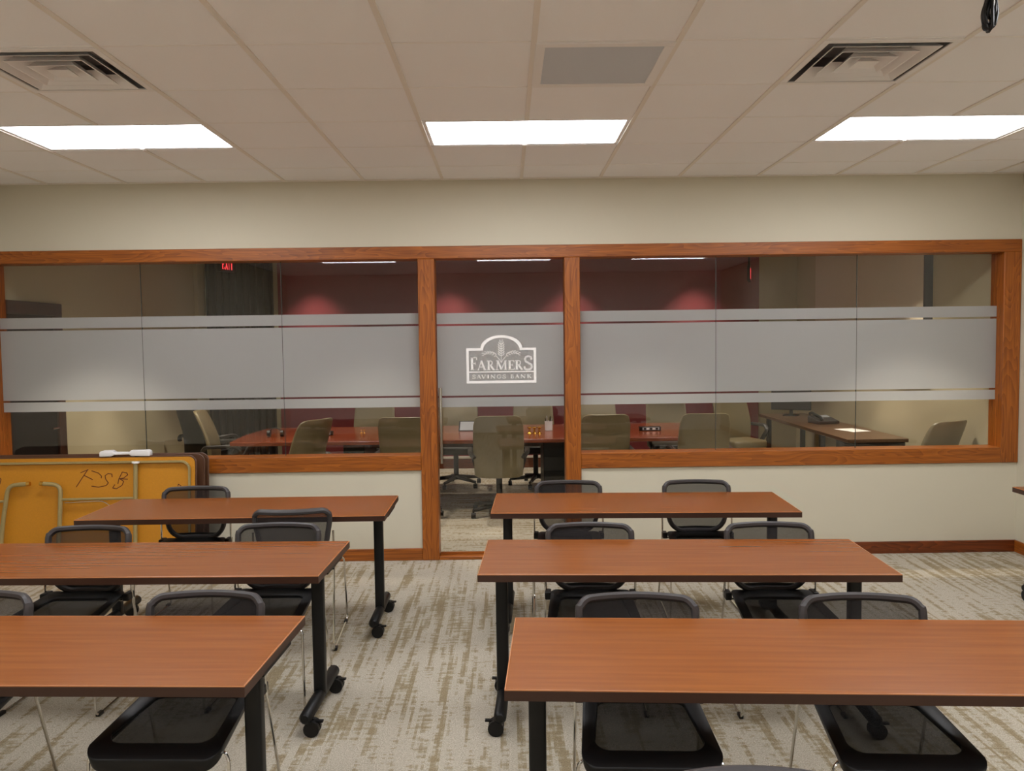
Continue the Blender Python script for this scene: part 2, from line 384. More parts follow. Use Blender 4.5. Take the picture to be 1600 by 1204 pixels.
# four-way diffusers
def make_vent():
    t = thing('air_diffuser', 'white four-way louvred air diffuser', 'air vent', group='ceiling air diffusers')
    def ring(mb, a0, z0, a1, z1, th=.004):
        for s_ in (0, th):
            pass
        q = lambda a, z: [(-a, -a, z), (a, -a, z), (a, a, z), (-a, a, z)]
        vs_ = q(a0, z0) + q(a1, z1) + q(a0-.006, z0) + q(a1-.006, z1)
        fs = []
        for k in range(4):
            l = (k+1) % 4
            fs += [(k, l, 4+l, 4+k), (8+k, 8+l, 12+l, 12+k), (k, l, 8+l, 8+k), (4+k, 4+l, 12+l, 12+k)]
        mb.add(vs_, fs)
    fr = MB(); ring(fr, .297, -.002, .278, -.002)
    fl = MB()
    for (a, b, c, d) in ((-.297, .297, -.297, -.265), (-.297, .297, .265, .297), (-.297, -.265, -.265, .265), (.265, .297, -.265, .265)):
        fl.box(a, b, c, d, -.002, .006)
    fl.build('frame', M_metalw, t, bevel=.0015, seg=1)
    for a in (.238, .172, .108):
        r = MB(); ring(r, a, -.006, a-.055, .045); r.build('louvre', M_metalw, t)
    MB().add([(-.05, -.05, -.006), (.05, -.05, -.006), (.05, .05, -.006), (-.05, .05, -.006), (-.02, -.02, .02), (.02, -.02, .02), (.02, .02, .02), (-.02, .02, .02)],
             [(0, 1, 2, 3), (0, 1, 5, 4), (1, 2, 6, 5), (2, 3, 7, 6), (3, 0, 4, 7), (4, 5, 6, 7)]).build('core', M_metalw, t)
    d = MB().box(-.27, .27, -.27, .27, .12, .125)
    for (a, b, c, e) in ((-.275, .275, -.275, -.27), (-.275, .275, .27, .275), (-.275, -.27, -.27, .27), (.27, .275, -.27, .27)): d.box(a, b, c, e, .006, .125)
    d.build('duct', M_duct, t)
    return t
v0 = make_vent(); v0.location = (GX+2.5*G, GY+.5*G, H); v0['label'] = 'white four-way louvred air diffuser near the hanging cable bundle'
copy_thing(v0, (GX-3.5*G, GY+.5*G, H), 0, 'white four-way louvred air diffuser over the folding-tables side')
gr = thing('return_grille', 'flat grey perforated panel set in a white ceiling frame', 'ceiling panel', (GX+.5*G, GY+.5*G, H))
fl = MB()
for (a, b, c, d) in ((-.297, .297, -.297, -.255), (-.297, .297, .255, .297), (-.297, -.255, -.255, .255), (.255, .297, -.255, .255)): fl.box(a, b, c, d, -.003, .008)
fl.build('frame', M_metalw, gr, bevel=.002, seg=1)
MB().box(-.255, .255, -.255, .255, .001, .008).build('panel', M_grille, gr)
# hanging cable bundle
cb = thing('cable_bundle', 'coil of black cables tied and hanging from the ceiling', 'cable', (1.614, 2.75, H))
for k in range(7):
    a = 2*PI*k/7; ox, oy = .012*math.cos(a), .010*math.sin(a)
    sp = 2.1+.6*(k % 3)/2; zb = -.225-.02*((k*3) % 4)/3
    MB().tube(fillet([(ox*.8+.01, oy, 0), (ox, oy, -.135), (ox*sp-.004, oy*sp, -.19), (ox*.5*sp-.006, oy*sp, zb), (-ox*.4*sp-.006, -oy*sp, zb), (-ox*sp-.004, oy*sp, -.185), (ox*.3, oy*.3, -.135)], .03, 4), .0048, 6).build('cable', M_blk, cb, smooth=True)
MB().tube([(.020*math.cos(a), .018*math.sin(a), -.137) for a in [2*PI*k/16 for k in range(16)]], .003, 6, closed=True).build('zip_tie', M_whitep, cb)
MB().tube([(.006, -.012, -.10), (-.003, -.020, -.16), (-.01, -.024, -.20)], .0022, 6).build('white_cable', M_whitep, cb, smooth=True)
MB().lathe([(.0, -.006), (.03, -.006), (.034, 0), (.034, .003)], 16).build('grommet', M_blk, cb)

# oak frame of the glass partition
YT = YF-.02                                            # casing stands 2 cm proud of the wall
JL, JR = -3.985, 3.89
trim = thing('trim_1', 'oak frame around the glass partition', 'frame', kind='structure')
B = dict(bevel=.004, seg=1)
MB().box(XL+.005, XR-.003, YT, YC+.01, ZH0, ZH1).build('header', M_oakx, trim, **B)
MB().box(-.683, -.553, YT-.002, YC+.01, 0, ZH0).build('post', M_oakz, trim, **B)
MB().box(.456, .577, YT-.002, YC+.01, 0, ZH0).build('post', M_oakz, trim, **B)
MB().box(JL, -.683, YT, YC+.01, ZS0, ZS1).build('sill', M_oakx, trim, **B)
MB().box(.577, JR, YT, YC+.01, ZS0, ZS1).build('sill', M_oakx, trim, **B)
MB().box(XL+.005, JL, YT, YC+.01, ZS0, ZH0).build('jamb', M_oakz, trim, **B)
MB().box(JR, XR-.003, YT, YC+.01, ZS0, ZH0).build('jamb', M_oakz, trim, **B)
MB().box(-.553, .456, YF-.02, YC-.04, 0, .028).build('threshold', M_oakx, trim, **B)
# baseboards
bl = struct(MB().box(XL, -.683, YF-.018, YF, 0, .095).build('baseboard_back', M_oakx, bevel=.004, seg=1), 'oak baseboard under the glass beside the folding tables', 'baseboard')
struct(MB().box(.577, XR, YF-.018, YF, 0, .095).build('baseboard_corner', M_base, bevel=.004, seg=1), 'oak baseboard under the glass running to the bare corner', 'baseboard')
struct(MB().box(XR-.018, XR, YB, YF-.018, 0, .095).build('baseboard_right', M_oaky, bevel=.004, seg=1), 'oak baseboard along the bare side wall', 'baseboard')
struct(MB().box(XL, XL+.018, YB, YF-.018, 0, .095).build('baseboard_left', M_oaky, bevel=.004, seg=1), 'oak baseboard along the wall behind the folding tables', 'baseboard')
# glass with frosted film
YG = 6.475
BANDS = ((1.867, 1.952), (1.301, 1.851), (1.211, 1.286))
def glazing(name, label, xa, seams, xb):
    t = thing(name, label, 'window', kind='structure'); e = [xa]+seams+[xb]
    for a, b in zip(e[:-1], e[1:]):
        p = MB().box(a+.0015, b-.0015, YG, YG+.01, ZS1, ZH0).build('pane', M_glass, t)
        for z0, z1 in BANDS: MB().box(a+.002, b-.002, YG-.0012, YG-.0006, z0, z1).build('film_band', M_film, p)
    for x in seams: MB().box(x-.0015, x+.0015, YG, YG+.01, ZS1, ZH0).build('seam', M_seam, t)
    return t
glazing('window_1', 'three-pane glazing with frosted bands above the folding tables', JL, [-2.87, -1.768], -.683)
glazing('window_2', 'three-pane glazing with frosted bands above the bare lower wall', .577, [1.659, 2.777], JR)
door = thing('door_1', 'frameless glass door with frosted bands and white bank emblem', 'door', kind='structure')
YD = 6.455
p = MB().box(-.548, .451, YD, YD+.012, .034, ZH0-.006).build('pane', M_glass, door)
for z0, z1 in BANDS: MB().box(-.547, .450, YD-.0012, YD-.0006, z0-.004, z1-.004).build('film_band', M_film, p)
hd = MB().tube([(-.523, YD-.05, .766), (-.523, YD-.05, 1.362)], .0135, 14).build('handle', M_steel, door, smooth=True)
for z in (.86, 1.27): MB().cyl((-.523, YD-.05, z), (-.523, YD, z), .008, 10).build('standoff', M_steel, hd, smooth=True)
MB().box(-.548, .451, YD-.004, YD+.016, .030, .046).build('bottom_rail', M_oakx, door)
# lettering -------------------------------------------------------
GL = {  # letter -> strokes (points, weight); unit cap height
 'F': [([(.2, 0), (.2, 1)], .17), ([(.04, .965), (.72, .965)], .07), ([(.2, .52), (.56, .52)], .08), ([(.02, .03), (.42, .03)], .06), ([(.69, .98), (.70, .78)], .06), ([(.55, .62), (.55, .42)], .05)],
 'A': [([(.10, 0), (.46, 1)], .07), ([(.44, 1), (.84, 0)], .17), ([(.22, .34), (.66, .34)], .07), ([(0, .03), (.24, .03)], .06), ([(.66, .03), (1, .03)], .06)],
 'R': [([(.22, 0), (.22, 1)], .18), ([(.04, .965), (.5, .965), (.66, .87), (.66, .65), (.52, .53), (.22, .53)], .09), ([(.44, .53), (.86, .02)], .17), ([(.04, .03), (.42, .03)], .06), ([(.78, .03), (1, .03)], .06)],
 'M': [([(.12, 0), (.17, 1)], .07), ([(.17, 1), (.52, .06)], .17), ([(.52, .06), (.85, 1)], .07), ([(.84, 1), (.88, 0)], .16), ([(0, .03), (.26, .03)], .06), ([(.74, .03), (1, .03)], .06), ([(.04, .97), (.2, .97)], .06), ([(.84, .97), (.98, .97)], .06)],
 'E': [([(.26, 0), (.26, 1)], .22), ([(.04, .965), (.92, .965)], .07), ([(.26, .52), (.72, .52)], .08), ([(.04, .035), (.95, .035)], .07), ([(.9, .98), (.9, .8)], .07), ([(.93, .02), (.96, .22)], .07), ([(.7, .62), (.7, .42)], .06)],
 'S': [([(.86, .76), (.80, .92), (.56, .98), (.30, .94), (.17, .78), (.26, .62), (.55, .50), (.82, .38), (.90, .22), (.76, .06), (.48, .02), (.2, .06), (.10, .24)], .15)],
 'V': [([(.08, 1), (.52, 0)], .18), ([(.5, 0), (.92, 1)], .08), ([(0, .97), (.25, .97)], .06), ([(.76, .97), (1, .97)], .06)],
 'I': [([(.5, 0), (.5, 1)], .5), ([(0, .04), (1, .04)], .07), ([(0, .96), (1, .96)], .07)],
 'N': [([(.16, 0), (.16, 1)], .08), ([(.12, 1), (.84, 0)], .17), ([(.84, 0), (.84, 1)], .08), ([(0, .03), (.32, .03)], .06), ([(.68, .97), (1, .97)], .06)],
 'G': [([(.9, .78), (.76, .94), (.5, .98), (.24, .88), (.1, .62), (.1, .36), (.26, .1), (.54, .02), (.84, .1), (.84, .42)], .14), ([(.62, .43), (1, .43)], .07)],
 'B': [([(.22, 0), (.22, 1)], .2), ([(.04, .965), (.56, .965), (.72, .86), (.72, .66), (.56, .54), (.24, .54)], .1), ([(.5, .54), (.8, .44), (.86, .24), (.74, .06), (.5, .035), (.04, .035)], .1)],
 'K': [([(.22, 0), (.22, 1)], .2), ([(.84, .98), (.3, .46)], .08), ([(.42, .58), (.9, .02)], .18), ([(.04, .03), (.42, .03)], .06), ([(.78, .03), (1, .03)], .06), ([(.68, .97), (.98, .97)], .06)],
 'X': [([(.1, 1), (.9, 0)], .18), ([(.9, 1), (.1, 0)], .18)], 'T': [([(.5, 0), (.5, 1)], .2), ([(.02, .94), (.98, .94)], .12)]}
def letter(mb, ch, x0, x1, zb, hgt, y0, y1, bold=1.0):
    for pts, wt in GL[ch]:
        mb.strip([(x0+(x1-x0)*a, zb+hgt*b) for a, b in pts], bold*wt*min(hgt, (x1-x0)*1.25), y0, y1)
LS = .551/1169.0; LX, LZ = -.0435, 1.392
def lx(px): return LX+(px-776)*LS
def lz(py): return LZ+(935-py)*LS
y0, y1 = YD-.0030, YD-.0014
def arch(inset):
    o = inset; pts = [(193+o, 935-o), (1362-o, 935-o), (1362-o, 345+o)]
    a = 348-o; hgt = 212; x_ = math.sqrt(max(0, 1-((o*.95)/(hgt+o*.95))**2)) if o else 1
    for k in range(25):
        t = PI*k/24; pts.append((780+a*math.cos(t), 345+o - (hgt)*math.sin(t) ))
    pts.append((193+o, 345+o)); return pts
A0, A1 = arch(0), arch(42)
lb = MB(); n = len(A0)
vs_ = [(lx(x), y0, lz(y)) for x, y in A0] + [(lx(x), y0, lz(y)) for x, y in A1] + [(lx(x), y1, lz(y)) for x, y in A0] + [(lx(x), y1, lz(y)) for x, y in A1]
fs = []
for k in range(n):
    l = (k+1) % n; fs += [(k, l, n+l, n+k), (2*n+k, 3*n+k, 3*n+l, 2*n+l), (k, 2*n+k, 2*n+l, l), (n+k, n+l, 3*n+l, 3*n+k)]
lb.add(vs_, fs); lb.strip([(lx(235), lz(745)), (lx(1320), lz(745))], 18*LS, y0, y1)
emb = lb.build('emblem', M_vinyl, door)
big = MB()
for ch, a, b, hh in (('F', 258, 410, 222), ('A', 372, 528, 162), ('R', 535, 668, 162), ('M', 680, 872, 162), ('E', 888, 1000, 162), ('R', 1005, 1142, 162), ('S', 1146, 1304, 232)):
    letter(big, ch, lx(a), lx(b), lz(716 if ch != 'S' else 718), hh*LS, y0, y1, 1.12)
big.build('lettering', M_vinyl, emb)
sm = MB()
for ch, a, b in (('S', 285, 345), ('A', 362, 438), ('V', 442, 515), ('I', 540, 568), ('N', 592, 676), ('G', 700, 772), ('S', 792, 852), ('B', 930, 988), ('A', 1005, 1078), ('N', 1092, 1182), ('K', 1205, 1278)):
    letter(sm, ch, lx(a), lx(b), lz(856), 64*LS, y0, y1, 1.45)
sm.build('lettering', M_vinyl, emb)
wh = MB(); W_ = 12*LS
def st(pts, w__=W_): wh.strip([(lx(x), lz(y)) for x, y in pts], w__, y0, y1)
st([(778, 600), (778, 215)], 9*LS)
for k in range(6):
    y = 474-k*38; q = 50 if k < 5 else 40
    for s_ in (-1, 1): st([(778+s_*6, y), (778+s_*q*.7, y-14), (778+s_*q, y-40)])
for dx in (-28, 0, 28): st([(778+dx*.6, 250), (778+dx, 205)], 8*LS)
for s_ in (-1, 1):
    st([(778, 590), (778+s_*25, 545), (778+s_*85, 478)], 10*LS)
    arc = [(778+s_*(85+k*40), 478-62*math.sin(PI*(k+.9)/7.4)) for k in range(6)]
    st(arc, 8*LS)
    for k, (x, y) in enumerate(arc):
        st([(x, y), (x+s_*16, y-24+k*2), (x+s_*38, y-34+k*5)], 10*LS); st([(x, y), (x+s_*10, y+24), (x+s_*34, y+28-k)], 10*LS)
wh.build('wheat_motif', M_vinyl, emb)

# ------------------------------------------------------------------ training tables
TL, TD, TZ = 1.775, .61, .737
def make_table():
    t = thing('training_table', 'x', 'table', group='mahogany training tables')
    MB().box(-TL/2+.003, TL/2-.003, -TD/2+.003, TD/2-.003, TZ-.026, TZ).build('tabletop', M_top, t, bevel=.0025)
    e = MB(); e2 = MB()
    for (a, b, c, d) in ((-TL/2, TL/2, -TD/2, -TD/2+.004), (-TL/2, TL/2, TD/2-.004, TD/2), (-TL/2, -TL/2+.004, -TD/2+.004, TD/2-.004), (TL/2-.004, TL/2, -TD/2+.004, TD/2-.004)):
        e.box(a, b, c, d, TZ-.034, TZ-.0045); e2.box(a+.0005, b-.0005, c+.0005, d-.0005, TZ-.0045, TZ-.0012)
    e.build('edge_band', M_edge, t); e2.build('bevel_highlight', M_bevel, t)  # lighter bevel strip paints the highlight along the table's top edge
    MB().box(-TL/2+.17, TL/2-.17, -.03, .03, TZ-.075, TZ-.035).build('stretcher', M_blk, t, bevel=.004)
    for sx in (-1, 1):
        x = sx*(TL/2-.085)
        MB().prism([(x+a, b) for a, b in rrect(.028, .028, -.026, .026, .012, 3)], .085, TZ-.045).build('leg', M_blk, t, smooth=True)
        b_ = MB().box(x-.085, x+.085, -.14, .14, TZ-.045, TZ-.026).box(x-.05, x+.05, -.06, .06, TZ-.062, TZ-.045)
        b_.build('bracket', M_blkp, t, bevel=.004)
        f_ = MB().tube([(x, -.275, .092), (x, -.262, .092), (x, .262, .092), (x, .275, .092)], [.018, .028, .028, .018], 12, r2=None)
        fo = f_.build('foot', M_blk, t, smooth=True)
        for sy in (-1, 1):
            c = MB()
            cy = sy*.225
            xo = x+sx*.020; cw = cy
            for dy in (-.016, .016): c.cyl((xo, cw+dy-.011, .035), (xo, cw+dy+.011, .035), .035, 16)
            c.cyl((x, cy, .03), (x, cy, .075), .011, 8)
            c.cyl((xo, cw-.026, .036), (xo, cw+.026, .036), .020, 10)
            c.box(xo+sx*.012-.006, xo+sx*.012+.03*max(sx, 0)+.006, cw-.010, cw+.010, .060, .067) if sx > 0 else c.box(xo-.048, xo-.006, cw-.010, cw+.010, .060, .067)
            c.build('caster', M_blkp, fo, smooth=True)
    return t
tab = make_table()
TABLES = [(.885, 2.528, -3.5, 'mahogany training table farthest from the glass, on bare-wall side of aisle'),
          (.765, 3.690, -2.9, 'middle mahogany training table on bare-wall side of aisle'),
          (.795, 4.930, -2.6, 'mahogany training table nearest the glass, on bare-wall side of aisle'),
          (-1.600, 4.945, 0.2, 'mahogany training table nearest the glass, in front of the folding tables'),
          (-1.695, 3.775, -1.6, 'middle mahogany training table on folding-tables side of aisle'),
          (-1.648, 2.672, -2.5, 'mahogany training table farthest from the glass, on folding-tables side of aisle'),
          (3.585, 4.365, 90, 'lone mahogany training table pushed along the bare side wall')]
for i, (x, y, a, lbl) in enumerate(TABLES):
    if i == 0: tab.location = (x, y, 0); tab.rotation_euler = (0, 0, math.radians(a)); tab['label'] = lbl
    else: copy_thing(tab, (x, y, 0), math.radians(a), lbl)

# ------------------------------------------------------------------ black mesh chairs (local: sitter faces -y)
def make_chair():
    t = thing('mesh_chair', 'x', 'chair', group='black mesh sled-base chairs')
    ZB, ZT = .478, .797
    def hw(z, inset=0):
        b = .176+(z-ZB)*(.222-.176)/(.72-ZB) if z < .72 else .222
        if z > ZT-.045: b -= .045-math.sqrt(max(0, .045**2-(z-(ZT-.045))**2))
        if z < ZB+.085: b -= .085-math.sqrt(max(0, .085**2-((ZB+.085)-z)**2))
        return b-inset
    def yb(x, z): return .225+(z-.46)*.17-.055*(x/.22)**2
    zs = [ZB+.085*(1-math.cos(k/8*PI/2)) for k in range(9)] + [.60, .64, .68, .72] + [ZT-.045+.045*math.sin(k/6*PI/2) for k in range(7)]
    right = [(hw(z), z) for z in zs]
    path = []
    for k in range(5): a = -right[0][0] + 2*right[0][0]*(k+.5)/5; path.append((a, right[0][1]))
    path += right
    for k in range(7): a = right[-1][0]*(1-2*(k+.5)/7); path.append((a, right[-1][1]))
    path += [(-x, z) for x, z in reversed(right)]
    p2 = []
    for x, z in path:
        if not p2 or math.hypot(x-p2[-1][0], z-p2[-1][1]) > .004: p2.append((x, z))
    if math.hypot(p2[0][0]-p2[-1][0], p2[0][1]-p2[-1][1]) < .004: p2.pop()
    MB().tube([(x*(1-.014/.22), yb(x, z), z if z < ZT-.03 else z-.010) for x, z in p2], .0150, 8, closed=True, r2=.0185).build('back_frame', M_rim, t, smooth=True)
    zz = [ZB+.006+(ZT-ZB-.022)*k/10 for k in range(11)]
    MB().grid(13, 11, lambda u, v: ((2*u-1)*hw(zz[round(v*10)], .012), yb((2*u-1)*hw(zz[round(v*10)], .012), zz[round(v*10)])+.002, zz[round(v*10)])).build('back_mesh', M_mesh, t, smooth=True)
    MB().grid(9, 4, lambda u, v: ((2*u-1)*(.10+.05*v), yb((2*u-1)*(.10+.05*v), ZB+.005+.035*v)-.006, ZB-.008+.035*v)).build('lumbar_band', M_blkp, t, smooth=True)
    # seat
    def zf(x, y):
        z = .452-.010*math.cos(y*6)*1 + .014*(x/.21)**2
        if y < -.12: z -= (y+.12)**2*2.6
        if y > .04: z += (y-.04)*.12
        return z
    n = 28; out = rrect(.220, .200, -.250, .210, .045, 6); inn = rrect(.172, .150, -.182, .135, .04, 6); n = len(out)
    s = MB(); vs_ = []
    for (o, dz) in ((out, 0), (inn, 0), (inn, -.016), (out, -.022)): vs_ += [(x*(.96 if dz < -.02 else 1), y*(.97 if dz < -.02 else 1), zf(x, y)+dz-(.022 if dz < -.02 and y < -.15 else 0)) for x, y in o]
    fs = []
    for r_ in range(4):
        r2 = (r_+1) % 4
        for k in range(n): l = (k+1) % n; fs.append((r_*n+k, r_*n+l, r2*n+l, r2*n+k))
    s.add(vs_, fs); seat = s.build('seat', M_blkp, t, bevel=.006, smooth=True)
    sm_ = MB(); rings = (1.01, .75, .5, .25); vs_ = []
    for f_ in rings: vs_ += [(x*f_, -.0185+(y+.0185)*f_, zf(x*f_, y*f_)-.007-.006*(1-f_)) for x, y in inn]
    vs_.append((0, -.0185, zf(0, 0)-.014)); fs = []
    for r_ in range(3):
        for k in range(n): l = (k+1) % n; fs.append((r_*n+k, r_*n+l, (r_+1)*n+l, (r_+1)*n+k))
    fs += [(3*n+k, 3*n+(k+1) % n, 4*n) for k in range(n)]
    sm_.add(vs_, fs).build('seat_mesh', M_smesh, seat, smooth=True)
    for sx in (-1, 1):
        pth = fillet([(sx*.224, yb(.222, .66)-.002, .66), (sx*.224, .196, .462), (sx*.230, .330, .008), (sx*.238, -.205, .008), (sx*.230, -.190, .400), (sx*.185, -.165, .418)], .045, 5)
        rod = MB().tube(pth, .0058, 8).build('sled_leg', M_chrome, t, smooth=True)
        for yy in (-.165, .285):
            MB().box(sx*.235-.010, sx*.235+.010, yy-.022, yy+.022, 0, .017).build('glide', M_blkp, rod, bevel=.004)
        MB().box(sx*.212-.016, sx*.212+.016, .150, .222, .438, .476).build('bracket', M_blkp, t, bevel=.006)
    MB().tube([(-.19, -.165, .416), (.19, -.165, .416)], .0055, 8).build('cross_rod', M_chrome, t, smooth=True)
    MB().tube([(-.21, .17, .440), (.21, .17, .440)], .0055, 8).build('cross_rod', M_chrome, t, smooth=True)
    return t
ch0 = make_chair()
CH = [(.446, 2.675, -3, 'black mesh chair at farthest-from-glass table, bare-wall side, nearer the aisle'),
      (1.238, 2.630, -4, 'black mesh chair at farthest-from-glass table, bare-wall side, away from the aisle'),
      (.394, 3.835, -3, 'black mesh chair at middle table, bare-wall side, nearer the aisle'),
      (1.285, 3.790, -2, 'black mesh chair at middle table, bare-wall side, away from the aisle'),
      (.384, 5.085, -2, 'black mesh chair at nearest-to-glass table, in front of the oak door post'),
      (1.215, 5.045, -2, 'black mesh chair at nearest-to-glass table, against the bare lower wall'),
      (-1.139, 2.775, -2, 'black mesh chair at farthest-from-glass table, folding-tables side, nearer the aisle'),
      (-2.020, 2.815, -2, 'black mesh chair at farthest-from-glass table, folding-tables side, away from the aisle'),
      (-1.190, 3.930, -2, 'black mesh chair at middle table, folding-tables side, nearer the aisle'),
      (-2.160, 3.930, -2, 'black mesh chair at middle table, folding-tables side, away from the aisle'),
      (-2.030, 5.060, 0, 'black mesh chair tucked between nearest-to-glass table and leaning folding tables'),
      (-1.240, 4.800, 184, 'black mesh chair turned around, facing the glass wall'),
      (.49, 1.440, 3, 'black mesh chair standing alone in front of all the tables')]
for i, (x, y, a, lbl) in enumerate(CH):
    if i == 0: ch0.location = (x, y, 0); ch0.rotation_euler = (0, 0, math.radians(a)); ch0['label'] = lbl
    else: copy_thing(ch0, (x, y, 0), math.radians(a), lbl)

# ------------------------------------------------------------------ folding tables leaning under the window (local: x along, z up the board, -y underside)
def make_fold(detail):
    t = thing('folding_table', 'x', 'folding table', group='folding tables leaning under the glass')
    Lh = .86; Hh = .885
    out = [(x, z) for x, z in rrect(Lh, Lh, 0, Hh, .05, 5)]
    bd = MB(); n = len(out)
    bd.add([(x, -.008, z) for x, z in out]+[(x, .010, z) for x, z in out], [tuple(range(n)), tuple(range(2*n-1, n-1, -1))]+[(k, n+k, n+(k+1) % n, (k+1) % n) for k in range(n)])
    bd.build('board', M_chip if detail else M_brownedge, t)
    ed = MB(); ed.tube([(x*1.002, .002, .442+(z-.442)*1.003) for x, z in out], .011, 6, closed=True, r2=.004).build('edge_trim', M_brownedge, t)
    if detail:
        ap = [(x, -.022, z) for x, z in rrect(Lh-.035, Lh-.035, .035, Hh-.035, .06, 6)]
        MB().tube(ap, .010, 6, closed=True, r2=.016).build('apron', M_olive, t, smooth=True)
        X = lambda v: v+3.22
        r = .0155
        for pts in ([(X(-3.585), -.05, .700), (X(-3.735), -.05, .690), (X(-3.775), -.05, .40), (X(-3.80), -.05, .06)],
                    [(X(-3.485), -.05, .700), (X(-3.345), -.05, .690), (X(-3.350), -.05, .40), (X(-3.375), -.05, .06)]):
            lg = MB().tube(fillet(pts, .06, 6), r, 10).build('leg', M_olive, t, smooth=True)
            p0 = Vector(pts[0]); d = (Vector(pts[0])-Vector(pts[1])).normalized()
            MB().tube([p0-d*.012, p0+d*.012], .0165, 10).build('leg_tip', M_brass, lg, smooth=True)
        MB().tube([(X(-2.788), -.045, .845), (X(-2.792), -.045, .05)], r, 10).build('leg', M_olive, t, smooth=True)
        MB().tube([(X(-2.788), -.045, .842), (X(-2.788), -.045, .856)], .028, 14).build('pivot_cap', M_metalw, t, smooth=True)
        MB().tube([(X(-3.345), -.05, .580), (X(-2.79), -.048, .583)], .010, 8).build('cross_brace', M_olive, t, smooth=True)
        MB().tube([(X(-4.02), -.05, .572), (X(-3.755), -.05, .572)], .010, 8).build('cross_brace', M_olive, t, smooth=True)
        MB().tube([(X(-4.02), -.05, .235), (X(-3.785), -.05, .235)], .010, 8).build('cross_brace', M_olive, t, smooth=True)
        MB().tube(fillet([(X(-3.32), -.035, .555), (X(-3.04), -.035, .565), (X(-2.97), -.035, .52)], .03, 4), .004, 6).build('lock_rod', M_steel, t, smooth=True)
        ink = MB()
        def c2l(cx, cy): return (X(-3.831+.004819*cx/4.706), .890-(cy/4.706-21)*.00473)
        for sx in ([(652, 190), (612, 250), (568, 318)], [(598, 214), (655, 190)], [(622, 232), (688, 266)], [(680, 200), (730, 218), (752, 240), (750, 256)],
                   [(680, 314), (730, 322), (785, 312), (802, 292), (782, 262), (778, 238), (800, 222), (828, 226), (830, 248)],
                   [(905, 212), (938, 220), (944, 234), (915, 256), (885, 262)], [(882, 262), (945, 266)], [(905, 212), (880, 262), (872, 300)],
                   [(885, 262), (915, 282), (902, 312), (862, 336), (834, 330), (850, 305)], [(1312, 322), (1316, 308), (1336, 322)], [(0, 236), (16, 255), (8, 290)]):
            ink.strip([c2l(*q) for q in sx], .006, -.0092, -.0078)
        ink.build('marker_lettering', M_ink, t)
    return t
tilt = -.085
f1 = make_fold(True); f1.location = (-3.22, 6.070, .003); f1.rotation_euler = (tilt, 0, 0)
f1['label'] = 'mustard underside of folding table with marker letters and folded steel legs'
f2 = make_fold(False); f2.location = (-3.190, 6.155, .003); f2.rotation_euler = (tilt, 0, 0)
f2['label'] = 'folding table sandwiched behind the marker-lettered one, only its brown edge showing'
f3 = copy_thing(f2, (-3.178, 6.205, .003), 0, 'rearmost folding table of the leaning stack, resting on the oak sill'); f3.rotation_euler = (tilt, 0, 0)
# white two-ended handle on top of the stack
wt = thing('white_handle', 'white plastic handle with two wide ends on top of folding tables', 'handle', (-2.885, 6.155, .895))
bar = MB()
prof = [(-.188, .030), (-.175, .042), (-.10, .044), (-.075, .030), (.03, .030), (.045, .044), (.17, .046), (.190, .034)]
bar.add([(x, s_*(.03 if abs(x) > .07 else .018), z) for x, zz in prof for s_, z in ((-1, .012 if -.09 < x < .04 else 0), (1, .012 if -.09 < x < .04 else 0), (1, zz), (-1, zz))],
        [(i*4+k, i*4+(k+1) % 4, i*4+4+(k+1) % 4, i*4+4+k) for i in range(len(prof)-1) for k in range(4)]+[(3, 2, 1, 0), tuple(len(prof)*4-4+k for k in range(4))])
bar.build('handle_body', M_whitep, wt, bevel=.005, smooth=True)
MB().box(-.145, -.115, -.020, .020, -.004, .001).box(.075, .11, -.020, .020, -.004, .001).build('rubber_pad', M_blkp, wt)

# ------------------------------------------------------------------ conference room
d2 = thing('door_2', 'dark wooden door in the conference room side wall', 'door', kind='structure')
MB().box(XL, XL+.035, 6.62, 7.50, 2.0, 2.11).build('head_casing', M_darkwood, d2, bevel=.004, seg=1)
MB().box(XL, XL+.035, 7.38, 7.50, 0, 2.0).build('side_casing', M_darkwood, d2, bevel=.004, seg=1)
MB().box(XL, XL+.035, 6.60, 6.68, 0, 2.0).build('side_casing', M_darkwood, d2, bevel=.004, seg=1)
MB().box(XL+.001, XL+.012, 6.68, 7.38, .005, 2.0).build('slab', M_blkp, d2)
MB().tube([(XL+.01, 7.31, 1.0), (XL+.06, 7.31, 1.0), (XL+.06, 7.22, 1.0)], .009, 8).build('lever', M_steel, d2, smooth=True)
pn = thing('wall_panel', 'large pale display board on the conference room side wall', 'panel')
MB().box(XCR-.075, XCR, 7.55, 10.2, 1.32, 2.72).build('board', M_panel, pn)
MB().box(XCR-.078, XCR, 7.53, 7.55, 1.30, 2.74).build('shaded_edge', M_blkp, pn)  # black strip paints the shadowed thickness of the board's near edge
